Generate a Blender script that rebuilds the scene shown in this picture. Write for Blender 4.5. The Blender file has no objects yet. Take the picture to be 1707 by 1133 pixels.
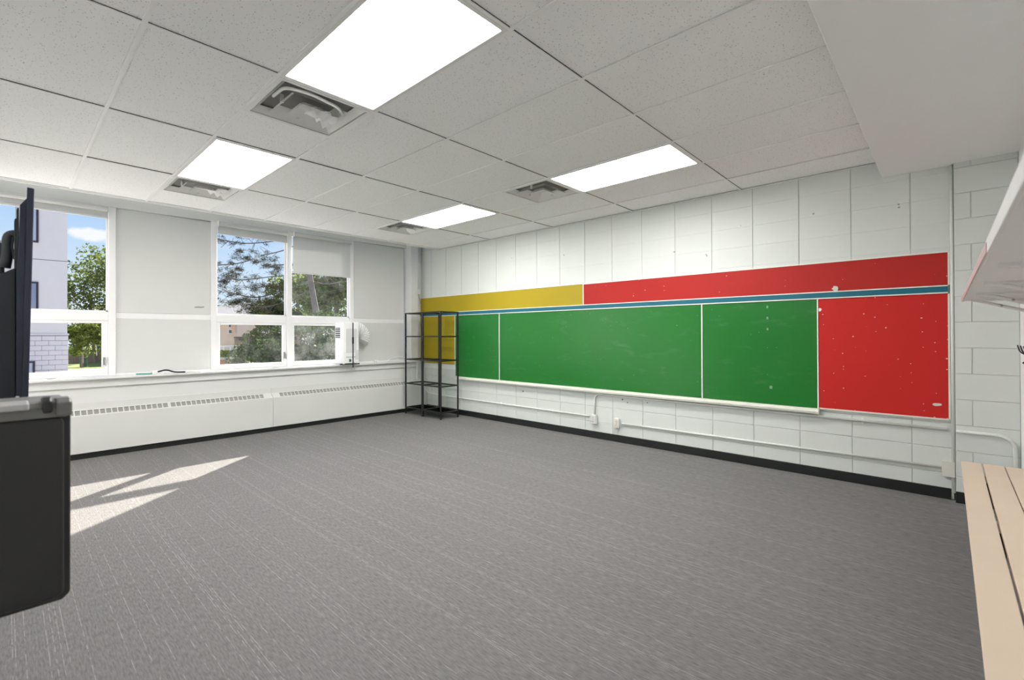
import bpy, bmesh, math, random
from mathutils import Vector, Matrix
random.seed(7)
C = bpy.context.scene.collection
S = bpy.context.scene
R = math.radians

# ------------------------------------------------------------------ camera
CAMZ = 1.337
F, YAW, CX, CY, ROLL, PIT = 782.52, 0.8240, 853.5, 552.83, -0.00336, 0.00533
def basis():
    sy, cy = math.sin(YAW), math.cos(YAW)
    h = Vector((sy, cy, 0)); r = Vector((cy, -sy, 0)); z = Vector((0, 0, 1))
    fw = h * math.cos(PIT) + z * math.sin(PIT); up = -h * math.sin(PIT) + z * math.cos(PIT)
    c, s = math.cos(ROLL), math.sin(ROLL)
    return (c * r + s * up), (-s * r + c * up), fw
BX, BY, BF = basis()
def ray(px, py):
    return BX * ((px - CX) / F) - BY * ((py - CY) / F) + BF
O = Vector((0, 0, CAMZ))
def at(px, py, y):          # point of the plane Y = y behind a pixel of the photograph
    d = ray(px, py); return O + d * (y / d.y)
cam = bpy.data.cameras.new('camera'); co = bpy.data.objects.new('camera', cam); C.objects.link(co)
m = Matrix((BX, BY, -BF)).transposed().to_4x4(); m.translation = O; co.matrix_world = m
cam.sensor_width = 36; cam.lens = F / 1707 * 36; cam.shift_y = (CY - 566.5) / 1707
cam.clip_start = 0.02; cam.clip_end = 500
cam.dof.use_dof = True; cam.dof.focus_distance = 5.0; cam.dof.aperture_fstop = 4.0
S.camera = co

# ------------------------------------------------------------------ light, sky, exposure
LAMP = 30.0
SUN_E = 22.0
SKY = 1.05
EXPO = 0.0
vs = S.view_settings
vs.view_transform = 'Standard'; vs.look = 'None'; vs.exposure = EXPO; vs.gamma = 1; vs.use_curve_mapping = False
S.cycles.use_denoising = True
S.cycles.max_bounces = 10; S.cycles.diffuse_bounces = 6; S.cycles.transparent_max_bounces = 16
S.cycles.sample_clamp_indirect = 6

sun = bpy.data.lights.new('sun', 'SUN'); so = bpy.data.objects.new('sun', sun); C.objects.link(so)
sun.energy = SUN_E; sun.angle = R(0.6); sun.color = (1.0, .94, .84)
SD = Vector((1.22, 1.0, 0.74)).normalized()
so.rotation_euler = SD.to_track_quat('Z', 'Y').to_euler(); so.location = (20, 20, 15)

def nodes(mat):
    nt = mat.node_tree; return nt, nt.nodes, nt.links
w = bpy.data.worlds.new('sky'); S.world = w; w.use_nodes = True
nt = w.node_tree; N = nt.nodes; L = nt.links; N.clear()
def nd(N, t, **kw):
    n = N.new(t)
    for k, v in kw.items(): setattr(n, k, v)
    return n
def mth(N, L, op, a, b=None, c=None, clamp=False):
    n = N.new('ShaderNodeMath'); n.operation = op; n.use_clamp = clamp
    for i, v in enumerate((a, b, c)):
        if v is None: continue
        if isinstance(v, (int, float)): n.inputs[i].default_value = v
        else: L.new(v, n.inputs[i])
    return n.outputs[0]
tc = nd(N, 'ShaderNodeTexCoord'); sep = nd(N, 'ShaderNodeSeparateXYZ'); L.new(tc.outputs['Generated'], sep.inputs[0])
ramp = nd(N, 'ShaderNodeValToRGB'); e = ramp.color_ramp.elements
e[0].position = 0.0; e[0].color = (.78, .86, .93, 1); e[1].position = .75; e[1].color = (.10, .26, .62, 1)
x = e.new(.10); x.color = (.62, .78, .95, 1); x = e.new(.26); x.color = (.30, .53, .88, 1)
L.new(sep.outputs['Z'], ramp.inputs[0])
# cumulus: noise on the direction projected to a high plane
zc = mth(N, L, 'MAXIMUM', sep.outputs['Z'], .03)
zc = mth(N, L, 'ADD', zc, .10)
cmb = nd(N, 'ShaderNodeCombineXYZ')
L.new(mth(N, L, 'DIVIDE', sep.outputs['X'], zc), cmb.inputs[0]); L.new(mth(N, L, 'DIVIDE', sep.outputs['Y'], zc), cmb.inputs[1])
nz = nd(N, 'ShaderNodeTexNoise'); nz.inputs['Scale'].default_value = 1.15; nz.inputs['Detail'].default_value = 7; nz.inputs['Roughness'].default_value = .55
L.new(cmb.outputs[0], nz.inputs['Vector'])
cr = nd(N, 'ShaderNodeValToRGB'); cr.color_ramp.elements[0].position = .50; cr.color_ramp.elements[1].position = .80
L.new(nz.outputs[0], cr.inputs[0])
# one small cumulus low in the north
cd = ray(152, 391).normalized()
cx_ = cd.cross(Vector((0, 0, 1))).normalized(); cu_ = cx_.cross(cd).normalized()
def dotv(v):
    n = nd(N, 'ShaderNodeVectorMath', operation='DOT_PRODUCT'); L.new(tc.outputs['Generated'], n.inputs[0]); n.inputs[1].default_value = v; return n.outputs['Value']
a = mth(N, L, 'DIVIDE', dotv(cx_), .034); b = mth(N, L, 'DIVIDE', dotv(cu_), .0125)
r2 = mth(N, L, 'ADD', mth(N, L, 'MULTIPLY', a, a), mth(N, L, 'MULTIPLY', b, b))
nz2 = nd(N, 'ShaderNodeTexNoise'); nz2.inputs['Scale'].default_value = 60; nz2.inputs['Detail'].default_value = 5
L.new(tc.outputs['Generated'], nz2.inputs['Vector'])
dens = mth(N, L, 'SUBTRACT', mth(N, L, 'SUBTRACT', 1.25, r2), mth(N, L, 'MULTIPLY', nz2.outputs[0], 1.6), clamp=False)
dens = mth(N, L, 'MULTIPLY', mth(N, L, 'ADD', dens, .45), 1.6, clamp=True)
front = mth(N, L, 'GREATER_THAN', dotv(cd), .5)
dens = mth(N, L, 'MULTIPLY', dens, front)
tot = mth(N, L, 'MAXIMUM', mth(N, L, 'MULTIPLY', cr.outputs[0], .55), dens)
mixc = nd(N, 'ShaderNodeMixRGB'); L.new(tot, mixc.inputs[0]); L.new(ramp.outputs[0], mixc.inputs[1]); mixc.inputs[2].default_value = (.90, .92, .97, 1)
bg = nd(N, 'ShaderNodeBackground'); bg.inputs[1].default_value = SKY; L.new(mixc.outputs[0], bg.inputs[0])
ow = nd(N, 'ShaderNodeOutputWorld'); L.new(bg.outputs[0], ow.inputs[0])

# ------------------------------------------------------------------ materials
def srgb(r, g, b):
    f = lambda c: ((c / 255 + .055) / 1.055) ** 2.4 if c > 10 else c / 255 / 12.92
    return (f(r), f(g), f(b), 1)
def mat(name, col, rough=.6, metal=0, noise=0, nscale=20, bump=0, bscale=60, spec=.5, coat=0):
    m = bpy.data.materials.new(name); m.use_nodes = True
    nt, N, L = nodes(m); p = N['Principled BSDF']
    p.inputs['Base Color'].default_value = col; p.inputs['Roughness'].default_value = rough; p.inputs['Metallic'].default_value = metal
    p.inputs['Specular IOR Level'].default_value = spec
    p.inputs['Coat Weight'].default_value = coat
    tc = nd(N, 'ShaderNodeTexCoord')
    if noise:
        n = nd(N, 'ShaderNodeTexNoise'); n.inputs['Scale'].default_value = nscale; n.inputs['Detail'].default_value = 5
        L.new(tc.outputs['Object'], n.inputs['Vector'])
        mx = nd(N, 'ShaderNodeMixRGB'); mx.blend_type = 'MIX'
        mx.inputs[1].default_value = tuple(c * (1 - noise) for c in col[:3]) + (1,); mx.inputs[2].default_value = tuple(min(1, c * (1 + noise)) for c in col[:3]) + (1,)
        L.new(n.outputs[0], mx.inputs[0]); L.new(mx.outputs[0], p.inputs['Base Color'])
    if bump:
        n = nd(N, 'ShaderNodeTexNoise'); n.inputs['Scale'].default_value = bscale; n.inputs['Detail'].default_value = 4
        L.new(tc.outputs['Object'], n.inputs['Vector'])
        bp = nd(N, 'ShaderNodeBump'); bp.inputs['Strength'].default_value = bump; bp.inputs['Distance'].default_value = .004
        L.new(n.outputs[0], bp.inputs['Height']); L.new(bp.outputs[0], p.inputs['Normal'])
    return m
M = {}
M['wall'] = mat('wall_paint', (.655, .69, .66, 1), .55, noise=.02, nscale=3, bump=.25, bscale=90)
M['mortar'] = mat('mortar_paint', (.60, .63, .60, 1), .7)
M['plaster'] = mat('plaster_paint', (.86, .865, .86, 1), .8, noise=.015, nscale=2)
M['white'] = mat('white_gloss_paint', (.69, .70, .69, 1), .42, noise=.015, nscale=4)
M['frame'] = mat('white_window_frame', (.84, .84, .845, 1), .4, noise=.02, nscale=6)
M['panel'] = mat('white_infill_panel', (.645, .655, .64, 1), .5, noise=.02, nscale=3)
M['conv'] = mat('cream_enamel_steel', (.66, .67, .645, 1), .42, noise=.015, nscale=3)
M['slot'] = mat('grey_slot', (.22, .22, .21, 1), .6)
M['black_base'] = mat('black_rubber_base', (.012, .014, .014, 1), .35, noise=.2, nscale=8)
M['tee'] = mat('white_tee_bar', (.90, .905, .895, 1), .5)
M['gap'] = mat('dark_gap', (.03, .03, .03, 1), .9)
M['metal'] = mat('white_metal', (.80, .805, .79, 1), .35)
M['grey_metal'] = mat('grey_metal', (.35, .36, .35, 1), .4, .6)
M['steel'] = mat('galvanised_steel', (.52, .53, .51, 1), .35, .7)
M['black_metal'] = mat('black_metal', (.012, .012, .013, 1), .4)
M['conduit'] = mat('painted_conduit', (.76, .785, .75, 1), .4)
M['outlet'] = mat('ivory_plastic', (.70, .69, .62, 1), .4)
M['tape'] = mat('aged_tape', (.20, .36, .22, 1), .5)
M['trim'] = mat('pale_board_trim', (.78, .80, .72, 1), .45)
M['bench'] = mat('beige_painted_wood', srgb(214, 197, 176), .45, noise=.05, nscale=4, spec=.4)
M['shelf'] = mat('white_painted_shelf', (.74, .73, .73, 1), .5, noise=.05, nscale=8)
M['pink'] = mat('pinkish_shelf_edge', (.60, .43, .44, 1), .5, noise=.1, nscale=10)
M['tv'] = mat('navy_black_plastic', (.022, .027, .050, 1), .38, noise=.15, nscale=30)
M['tv2'] = mat('black_plastic', (.014, .018, .026, 1), .45)
M['mount'] = mat('grey_green_mount', (.045, .060, .064, 1), .45)
M['case'] = mat('charcoal_plastic', (.020, .020, .021, 1), .42, noise=.06, nscale=40)
M['case_rail'] = mat('grey_plastic', (.16, .16, .155, 1), .38)
M['case_band'] = mat('light_grey_plastic', (.40, .40, .40, 1), .35)
M['strap'] = mat('black_webbing', (.010, .010, .012, 1), .7)
M['ac'] = mat('white_appliance_plastic', (.86, .865, .87, 1), .35)
M['ac2'] = mat('pale_grey_plastic', (.66, .67, .66, 1), .4)
M['teal'] = mat('teal_print', (.10, .35, .33, 1), .5)
M['hook'] = mat('black_hook', (.010, .010, .010, 1), .35)
M['paper'] = mat('torn_paper', (.62, .60, .53, 1), .8, noise=.1)
M['concrete_out'] = mat('asphalt', (.40, .39, .40, 1), .9, noise=.12, nscale=3)
M['grass'] = mat('lawn_grass', (.20, .24, .05, 1), .9, noise=.4, nscale=1.5)
M['stucco'] = mat('white_stucco', (.90, .81, .74, 1), .8, noise=.03, nscale=2)
M['oblock'] = mat('pale_masonry', (.84, .75, .72, 1), .8, noise=.06, nscale=6)
M['ojoint'] = mat('dark_joint', (.16, .155, .18, 1), .9)
M['oframe'] = mat('dark_window_frame', (.035, .03, .045, 1), .5)
M['bark'] = mat('grey_bark', (.20, .17, .15, 1), .9, noise=.4, nscale=8, bump=.6, bscale=20)
M['fence'] = mat('weathered_fence', (.24, .19, .17, 1), .85, noise=.2, nscale=5)
M['shed'] = mat('green_shed', (.035, .13, .11, 1), .6)
M['house'] = mat('peach_siding', (.84, .66, .54, 1), .8)
M['house2'] = mat('pink_siding', (.72, .58, .52, 1), .8)
M['roof'] = mat('grey_shingle', (.20, .20, .21, 1), .85, noise=.25, nscale=6)
M['pot'] = mat('terracotta', (.55, .17, .07, 1), .7)
M['utility'] = mat('green_utility_steel', (.05, .11, .07, 1), .5)

def leaf(name, col, trans=.45, var=.5):
    m = bpy.data.materials.new(name); m.use_nodes = True; nt, N, L = nodes(m); N.clear()
    g = nd(N, 'ShaderNodeNewGeometry'); mx = nd(N, 'ShaderNodeMixRGB')
    mx.inputs[1].default_value = tuple(c * (1 - var) for c in col) + (1,); mx.inputs[2].default_value = tuple(c * (1 + var) for c in col) + (1,)
    L.new(g.outputs['Random Per Island'], mx.inputs[0])
    d = nd(N, 'ShaderNodeBsdfDiffuse'); t = nd(N, 'ShaderNodeBsdfTranslucent'); a = nd(N, 'ShaderNodeMixShader'); a.inputs[0].default_value = trans
    for q in (d, t): L.new(mx.outputs[0], q.inputs[0])
    L.new(d.outputs[0], a.inputs[1]); L.new(t.outputs[0], a.inputs[2]); o = nd(N, 'ShaderNodeOutputMaterial'); L.new(a.outputs[0], o.inputs[0])
    return m
M['cloth'] = leaf('blind_fabric', (.70, .71, .70), .22, .01)
M['leaf_green'] = leaf('leaf_green', (.13, .17, .04))
M['leaf_yellow'] = leaf('leaf_yellow', (.28, .32, .04))
M['leaf_dark'] = leaf('leaf_dark', (.055, .085, .035))
M['leaf_grey'] = leaf('leaf_grey', (.13, .15, .10), .3)
M['needle'] = leaf('needle', (.085, .085, .045), .25)
M['leaf_bright'] = leaf('leaf_bright', (.26, .36, .05))
M['leaf_haze'] = leaf('leaf_haze', (.16, .20, .08))

def glass_mat(name, haze=0.0, tint=(1, 1, 1), refl=.004):
    m = bpy.data.materials.new(name); m.use_nodes = True; nt, N, L = nodes(m); N.clear()
    t = nd(N, 'ShaderNodeBsdfTransparent'); t.inputs[0].default_value = tint + (1,)
    g = nd(N, 'ShaderNodeBsdfGlossy'); g.inputs['Roughness'].default_value = .28
    a = nd(N, 'ShaderNodeMixShader'); a.inputs[0].default_value = refl; L.new(t.outputs[0], a.inputs[1]); L.new(g.outputs[0], a.inputs[2])
    out = a
    if haze:
        tc = nd(N, 'ShaderNodeTexCoord'); n = nd(N, 'ShaderNodeTexNoise'); n.inputs['Scale'].default_value = 5; n.inputs['Detail'].default_value = 8; n.inputs['Roughness'].default_value = .7
        L.new(tc.outputs['Object'], n.inputs['Vector'])
        r = nd(N, 'ShaderNodeValToRGB'); r.color_ramp.elements[0].position = .42; r.color_ramp.elements[1].position = .75
        L.new(n.outputs[0], r.inputs[0])
        d = nd(N, 'ShaderNodeBsdfTranslucent'); d.inputs[0].default_value = (.8, .82, .8, 1)
        d2 = nd(N, 'ShaderNodeBsdfDiffuse'); d2.inputs[0].default_value = (.7, .72, .7, 1)
        dm = nd(N, 'ShaderNodeMixShader'); L.new(d.outputs[0], dm.inputs[1]); L.new(d2.outputs[0], dm.inputs[2])
        b = nd(N, 'ShaderNodeMixShader'); L.new(mth(N, L, 'ADD', mth(N, L, 'MULTIPLY', r.outputs[0], haze), haze * .18), b.inputs[0])
        L.new(a.outputs[0], b.inputs[1]); L.new(dm.outputs[0], b.inputs[2]); out = b
    o = nd(N, 'ShaderNodeOutputMaterial'); L.new(out.outputs[0], o.inputs[0]); return m
M['glass'] = glass_mat('window_glass')
M['glass_haze'] = glass_mat('hazy_window_glass', .085)
M['glass_haze2'] = glass_mat('slightly_hazy_window_glass', .035)
M['shelf_glass'] = glass_mat('smoked_shelf_glass', 0, (.80, .84, .82), .03)
M['shelf_glass2'] = glass_mat('dark_shelf_glass', 0, (.30, .33, .32), .03)

def carpet():
    m = bpy.data.materials.new('grey_carpet'); m.use_nodes = True; nt, N, L = nodes(m); p = N['Principled BSDF']
    p.inputs['Roughness'].default_value = .95; p.inputs['Specular IOR Level'].default_value = .15
    tc = nd(N, 'ShaderNodeTexCoord'); s = nd(N, 'ShaderNodeSeparateXYZ'); L.new(tc.outputs['Object'], s.inputs[0])
    u = mth(N, L, 'DIVIDE', s.outputs[0], .0095); cell = mth(N, L, 'FLOOR', u)
    wn = nd(N, 'ShaderNodeTexWhiteNoise', noise_dimensions='1D'); L.new(cell, wn.inputs['W'])
    cv = nd(N, 'ShaderNodeCombineXYZ'); L.new(mth(N, L, 'MULTIPLY', cell, 3.71), cv.inputs[0]); L.new(mth(N, L, 'MULTIPLY', s.outputs[1], 16.0), cv.inputs[1])
    dn = nd(N, 'ShaderNodeTexNoise', noise_dimensions='2D'); dn.inputs['Scale'].default_value = 1; dn.inputs['Detail'].default_value = 2; L.new(cv.outputs[0], dn.inputs['Vector'])
    sel = mth(N, L, 'GREATER_THAN', wn.outputs['Value'], .79)
    dash = mth(N, L, 'MULTIPLY', mth(N, L, 'SUBTRACT', dn.outputs[0], .42), 9, clamp=True)
    fr = mth(N, L, 'ABSOLUTE', mth(N, L, 'SUBTRACT', mth(N, L, 'FRACT', u), .5)); ln = mth(N, L, 'LESS_THAN', fr, .15)
    line = mth(N, L, 'MULTIPLY', mth(N, L, 'MULTIPLY', sel, dash), ln)
    st = nd(N, 'ShaderNodeTexNoise', noise_dimensions='2D'); cv2 = nd(N, 'ShaderNodeCombineXYZ'); L.new(mth(N, L, 'MULTIPLY', s.outputs[0], 150), cv2.inputs[0]); L.new(mth(N, L, 'MULTIPLY', s.outputs[1], 22), cv2.inputs[1])
    st.inputs['Scale'].default_value = 1; st.inputs['Detail'].default_value = 3; L.new(cv2.outputs[0], st.inputs['Vector'])
    big = nd(N, 'ShaderNodeTexNoise'); big.inputs['Scale'].default_value = 1.3; L.new(tc.outputs['Object'], big.inputs['Vector'])
    v = mth(N, L, 'ADD', mth(N, L, 'MULTIPLY', st.outputs[0], .85), mth(N, L, 'MULTIPLY', big.outputs[0], .12))
    v = mth(N, L, 'ADD', v, .52)
    v = mth(N, L, 'ADD', v, mth(N, L, 'MULTIPLY', line, .60))
    mx = nd(N, 'ShaderNodeVectorMath', operation='SCALE'); mx.inputs[0].default_value = CARPET; L.new(v, mx.inputs['Scale'])
    L.new(mx.outputs[0], p.inputs['Base Color'])
    bp = nd(N, 'ShaderNodeBump'); bp.inputs['Strength'].default_value = .35; bp.inputs['Distance'].default_value = .003; L.new(st.outputs[0], bp.inputs['Height']); L.new(bp.outputs[0], p.inputs['Normal'])
    return m
CARPET = (.165, .1625, .1595)
M['carpet'] = carpet()
def tile_mat():
    m = bpy.data.materials.new('fissured_ceiling_tile'); m.use_nodes = True; nt, N, L = nodes(m); p = N['Principled BSDF']
    p.inputs['Roughness'].default_value = .9; p.inputs['Specular IOR Level'].default_value = .1
    tc = nd(N, 'ShaderNodeTexCoord'); g = nd(N, 'ShaderNodeNewGeometry')
    v = nd(N, 'ShaderNodeTexVoronoi'); v.inputs['Scale'].default_value = 75; L.new(g.outputs['Position'], v.inputs['Vector'])
    n = nd(N, 'ShaderNodeTexNoise'); n.inputs['Scale'].default_value = 110; n.inputs['Detail'].default_value = 3; L.new(g.outputs['Position'], n.inputs['Vector'])
    k = mth(N, L, 'ADD', v.outputs['Distance'], mth(N, L, 'MULTIPLY', n.outputs[0], .55))
    pit = mth(N, L, 'MULTIPLY', mth(N, L, 'SUBTRACT', .47, k), 9, clamp=True)
    mx = nd(N, 'ShaderNodeMixRGB'); mx.inputs[1].default_value = (.92, .925, .925, 1); mx.inputs[2].default_value = (.40, .40, .395, 1)
    L.new(pit, mx.inputs[0]); L.new(mx.outputs[0], p.inputs['Base Color'])
    bp = nd(N, 'ShaderNodeBump'); bp.inputs['Strength'].default_value = .25; bp.inputs['Distance'].default_value = .003; bp.invert = True; L.new(pit, bp.inputs['Height']); L.new(bp.outputs[0], p.inputs['Normal'])
    return m
M['tile'] = tile_mat()
def board(name, col, rough, chip=None, chips=0, smear=None, coat=.0):
    m = bpy.data.materials.new(name); m.use_nodes = True; nt, N, L = nodes(m); p = N['Principled BSDF']
    p.inputs['Roughness'].default_value = rough; p.inputs['Specular IOR Level'].default_value = .5 if smear else .35
    tc = nd(N, 'ShaderNodeTexCoord'); g = nd(N, 'ShaderNodeNewGeometry')
    cur = None
    n = nd(N, 'ShaderNodeTexNoise'); n.inputs['Scale'].default_value = 2.2; n.inputs['Detail'].default_value = 6; L.new(g.outputs['Position'], n.inputs['Vector'])
    mx = nd(N, 'ShaderNodeMixRGB'); mx.inputs[1].default_value = tuple(c * .93 for c in col) + (1,); mx.inputs[2].default_value = tuple(c * 1.07 for c in col) + (1,); L.new(n.outputs[0], mx.inputs[0]); cur = mx.outputs[0]
    if smear:
        mp = nd(N, 'ShaderNodeMapping'); mp.inputs['Rotation'].default_value = (R(30), 0, 0); mp.inputs['Scale'].default_value = (1, 1.2, 4); L.new(g.outputs['Position'], mp.inputs[0])
        sn = nd(N, 'ShaderNodeTexNoise'); sn.inputs['Scale'].default_value = 2.6; sn.inputs['Detail'].default_value = 9; sn.inputs['Roughness'].default_value = .68; L.new(mp.outputs[0], sn.inputs['Vector'])
        k = mth(N, L, 'MULTIPLY', mth(N, L, 'SUBTRACT', sn.outputs[0], .56), 2.6, clamp=True)
        m2 = nd(N, 'ShaderNodeMixRGB'); m2.inputs[2].default_value = smear + (1,); L.new(mth(N, L, 'MULTIPLY', k, .24), m2.inputs[0]); L.new(cur, m2.inputs[1]); cur = m2.outputs[0]
    if chips:
        v = nd(N, 'ShaderNodeTexVoronoi', voronoi_dimensions='2D'); v.inputs['Scale'].default_value = 13; v.inputs['Randomness'].default_value = 1
        sp = nd(N, 'ShaderNodeSeparateXYZ'); L.new(g.outputs['Position'], sp.inputs[0]); cb = nd(N, 'ShaderNodeCombineXYZ'); L.new(sp.outputs[1], cb.inputs[0]); L.new(mth(N, L, 'MULTIPLY', sp.outputs[2], 1.2), cb.inputs[1]); L.new(cb.outputs[0], v.inputs['Vector'])
        s = nd(N, 'ShaderNodeSeparateColor'); L.new(v.outputs['Color'], s.inputs[0])
        big = nd(N, 'ShaderNodeTexNoise'); big.inputs['Scale'].default_value = 90; L.new(g.outputs['Position'], big.inputs['Vector'])
        rad = mth(N, L, 'MULTIPLY', mth(N, L, 'SUBTRACT', s.outputs[0], 1 - chips), .11 / chips)
        rad = mth(N, L, 'MULTIPLY', rad, mth(N, L, 'ADD', big.outputs[0], .2))
        k = mth(N, L, 'LESS_THAN', v.outputs['Distance'], rad)
        m3 = nd(N, 'ShaderNodeMixRGB'); m3.inputs[2].default_value = chip + (1,); L.new(mth(N, L, 'MULTIPLY', k, .8), m3.inputs[0]); L.new(cur, m3.inputs[1]); cur = m3.outputs[0]
    L.new(cur, p.inputs['Base Color'])
    return m
M['green'] = board('green_chalkboard', (.003, .150, .013),   .30, (.16, .36, .18), .06, (.30, .42, .33))
M['red'] = board('red_pinboard', (.52, .014, .010), .65, (.75, .60, .52), .34)
M['red_strip'] = board('red_pin_strip', (.41, .015, .011), .65, (.75, .60, .52), .16)
M['yellow'] = board('yellow_pinboard', (.385, .295, .010), .65, (.25, .20, .05), .03)
M['blue'] = board('blue_map_rail', (.012, .135, .19), .4)
def lamp_mat():
    m = bpy.data.materials.new('lit_lamp_lens'); m.use_nodes = True; nt, N, L = nodes(m); N.clear()
    tc = nd(N, 'ShaderNodeTexCoord'); s = nd(N, 'ShaderNodeSeparateXYZ'); L.new(tc.outputs['Object'], s.inputs[0])
    k = mth(N, L, 'COSINE', mth(N, L, 'MULTIPLY', s.outputs[0], 2 * math.pi / .3))
    k = mth(N, L, 'ADD', mth(N, L, 'MULTIPLY', k, -.22), .9)
    e = nd(N, 'ShaderNodeEmission'); e.inputs[0].default_value = (1, .975, .955, 1); L.new(mth(N, L, 'MULTIPLY', k, LAMP), e.inputs[1])
    o = nd(N, 'ShaderNodeOutputMaterial'); L.new(e.outputs[0], o.inputs[0]); return m
M['lamp'] = lamp_mat()

# ------------------------------------------------------------------ mesh helpers
def wl(o):
    v = Vector((0, 0, 0))
    while o: v += o.location; o = o.parent
    return v
class MB:
    def __init__(s): s.v = []; s.f = []
    def add(s, vs, fs):
        b = len(s.v); s.v += [tuple(v) for v in vs]; s.f += [tuple(b + i for i in f) for f in fs]; return s
    def box(s, x0, x1, y0, y1, z0, z1):
        x0, x1 = sorted((x0, x1)); y0, y1 = sorted((y0, y1)); z0, z1 = sorted((z0, z1))
        return s.add([(x0, y0, z0), (x1, y0, z0), (x1, y1, z0), (x0, y1, z0), (x0, y0, z1), (x1, y0, z1), (x1, y1, z1), (x0, y1, z1)],
                     [(0, 3, 2, 1), (4, 5, 6, 7), (0, 1, 5, 4), (1, 2, 6, 5), (2, 3, 7, 6), (3, 0, 4, 7)])
    def prism(s, poly, axis, a, b):      # poly: 2D points in the two other axes
        def P(p, t):
            return {'x': (t, p[0], p[1]), 'y': (p[0], t, p[1]), 'z': (p[0], p[1], t)}[axis]
        n = len(poly); vs = [P(p, a) for p in poly] + [P(p, b) for p in poly]
        return s.add(vs, [tuple(range(n)), tuple(range(2 * n - 1, n - 1, -1))] + [(i, i + n, (i + 1) % n + n, (i + 1) % n) for i in range(n)])
    def tube(s, path, r, n=8, cap=True, radii=None):
        P = [Vector(p) for p in path]; vs = []; fs = []
        up = None
        for i, p in enumerate(P):
            d = (P[min(i + 1, len(P) - 1)] - P[max(i - 1, 0)]).normalized()
            if up is None: up = d.orthogonal().normalized()
            up = (up - d * up.dot(d)).normalized(); sd = d.cross(up)
            rr = radii[i] if radii else r
            for k in range(n):
                t = 2 * math.pi * k / n; vs.append(p + (up * math.cos(t) + sd * math.sin(t)) * rr)
        for i in range(len(P) - 1):
            for k in range(n): fs.append((i * n + k, i * n + (k + 1) % n, (i + 1) * n + (k + 1) % n, (i + 1) * n + k))
        if cap: fs += [tuple(range(n))[::-1], tuple((len(P) - 1) * n + k for k in range(n))]
        return s.add(vs, fs)
    def mesh(s, name, off=Vector((0, 0, 0)), bevel=0, seg=2, smooth=False, fix=True):
        me = bpy.data.meshes.new(name)
        me.from_pydata([tuple(Vector(v) - off) for v in s.v], [], s.f)
        if fix or bevel:
            bm = bmesh.new(); bm.from_mesh(me)
            if fix: bmesh.ops.recalc_face_normals(bm, faces=bm.faces)
            if bevel: bmesh.ops.bevel(bm, geom=[e for e in bm.edges if len(e.link_faces) == 2 and e.calc_face_angle(0) > .5], offset=bevel, segments=seg, profile=.5, affect='EDGES')
            bm.to_mesh(me); bm.free()
        if smooth:
            for p in me.polygons: p.use_smooth = True
        me.update(); return me
    def build(s, name, m, parent=None, bevel=0, seg=2, smooth=False, fix=True, origin=None):
        off = wl(parent) if parent else Vector((0, 0, 0))
        loc = Vector(origin) - off if origin else Vector((0, 0, 0))
        me = s.mesh(name, off + loc, bevel, seg, smooth, fix); me.materials.append(m)
        o = bpy.data.objects.new(name, me); C.objects.link(o); o.parent = parent; o.location = loc
        return o
def bx(*a): return MB().box(*a)
def bez(path, r, n=5):       # rounds the corners of a polyline
    P = [Vector(p) for p in path]; out = [P[0]]
    for i in range(1, len(P) - 1):
        a, b, c = P[i - 1], P[i], P[i + 1]; da = (a - b); dc = (c - b); q = min(r, da.length * .49, dc.length * .49)
        p0 = b + da.normalized() * q; p1 = b + dc.normalized() * q
        for k in range(n + 1):
            t = k / n; out.append(p0 * (1 - t) ** 2 + b * 2 * t * (1 - t) + p1 * t * t)
    return out + [P[-1]]
def tag(o, label=None, cat=None, group=None, kind=None):
    for k, v in (('label', label), ('category', cat), ('group', group), ('kind', kind)):
        if v: o[k] = v
    return o
def thing(name, label, cat, loc=(0, 0, 0), group=None):
    o = bpy.data.objects.new(name, None); C.objects.link(o); o.location = loc; o.empty_display_size = .1
    return tag(o, label, cat, group)
def struct(o, label=None):
    o['kind'] = 'structure'
    if label: o['label'] = label
    return o
def dup(o, parent=None):
    c = o.copy(); C.objects.link(c); c.parent = parent
    for ch in list(o.children): dup(ch, c)
    return c

# ------------------------------------------------------------------ room dimensions
CE = 2.815; XB = 5.163; WY = 7.10; XW = -.55; YS = -.40; XR = 5.10
GX = lambda k: 1.666 + .61 * k
GY = lambda j: 1.5516 + 1.2281 * j
CEND = GY(4) + .012

struct(bx(XW - .1, XB + .3, YS - .1, WY + .2, -.12, 0).build('floor', M['carpet']), 'grey carpet with fine pale dashed lines')
# ---- ceiling
ceil = struct(bx(XW - .1, XB + .3, YS - .1, CEND - .02, CE + .06, CE + .14).build('ceiling', M['plaster']), 'suspended ceiling of white fissured tiles in a tee grid')
struct(bx(XW - .1, XB + .3, CEND - .02, WY + .25, 3.02, 3.14).build('ceiling_pocket', M['plaster']), 'plain white strip of ceiling over the window heads')
LIGHTS = [(-1, 0), (3, 0), (-1, 2), (3, 2)]      # (x cell, first y row) of each troffer
DIFF = [(-1, 1), (3, 1), (-1, 3), (3, 3)]
tcache = {}
for k in range(-4, 6):
    for j in range(-1, 4):
        x0, x1 = max(GX(k), XW), min(GX(k + 1), XB - .004); y0, y1 = max(GY(j), .43), GY(j + 1)
        if x1 - x0 < .05: continue
        if (k, j) in LIGHTS: continue
        if (k, j) in DIFF: y0 = y0 + .612
        key = (round(x1 - x0, 3), round(y1 - y0, 3))
        if key not in tcache:
            me = bx(.008, x1 - x0 - .008, .008, y1 - y0 - .008, 0, .016).mesh('ceiling_tile'); me.materials.append(M['tile']); tcache[key] = me
        o = bpy.data.objects.new('ceiling_tile', tcache[key]); C.objects.link(o); o.parent = ceil
        o.location = (x0, y0, CE + .007 + random.random() * .003)
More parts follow.
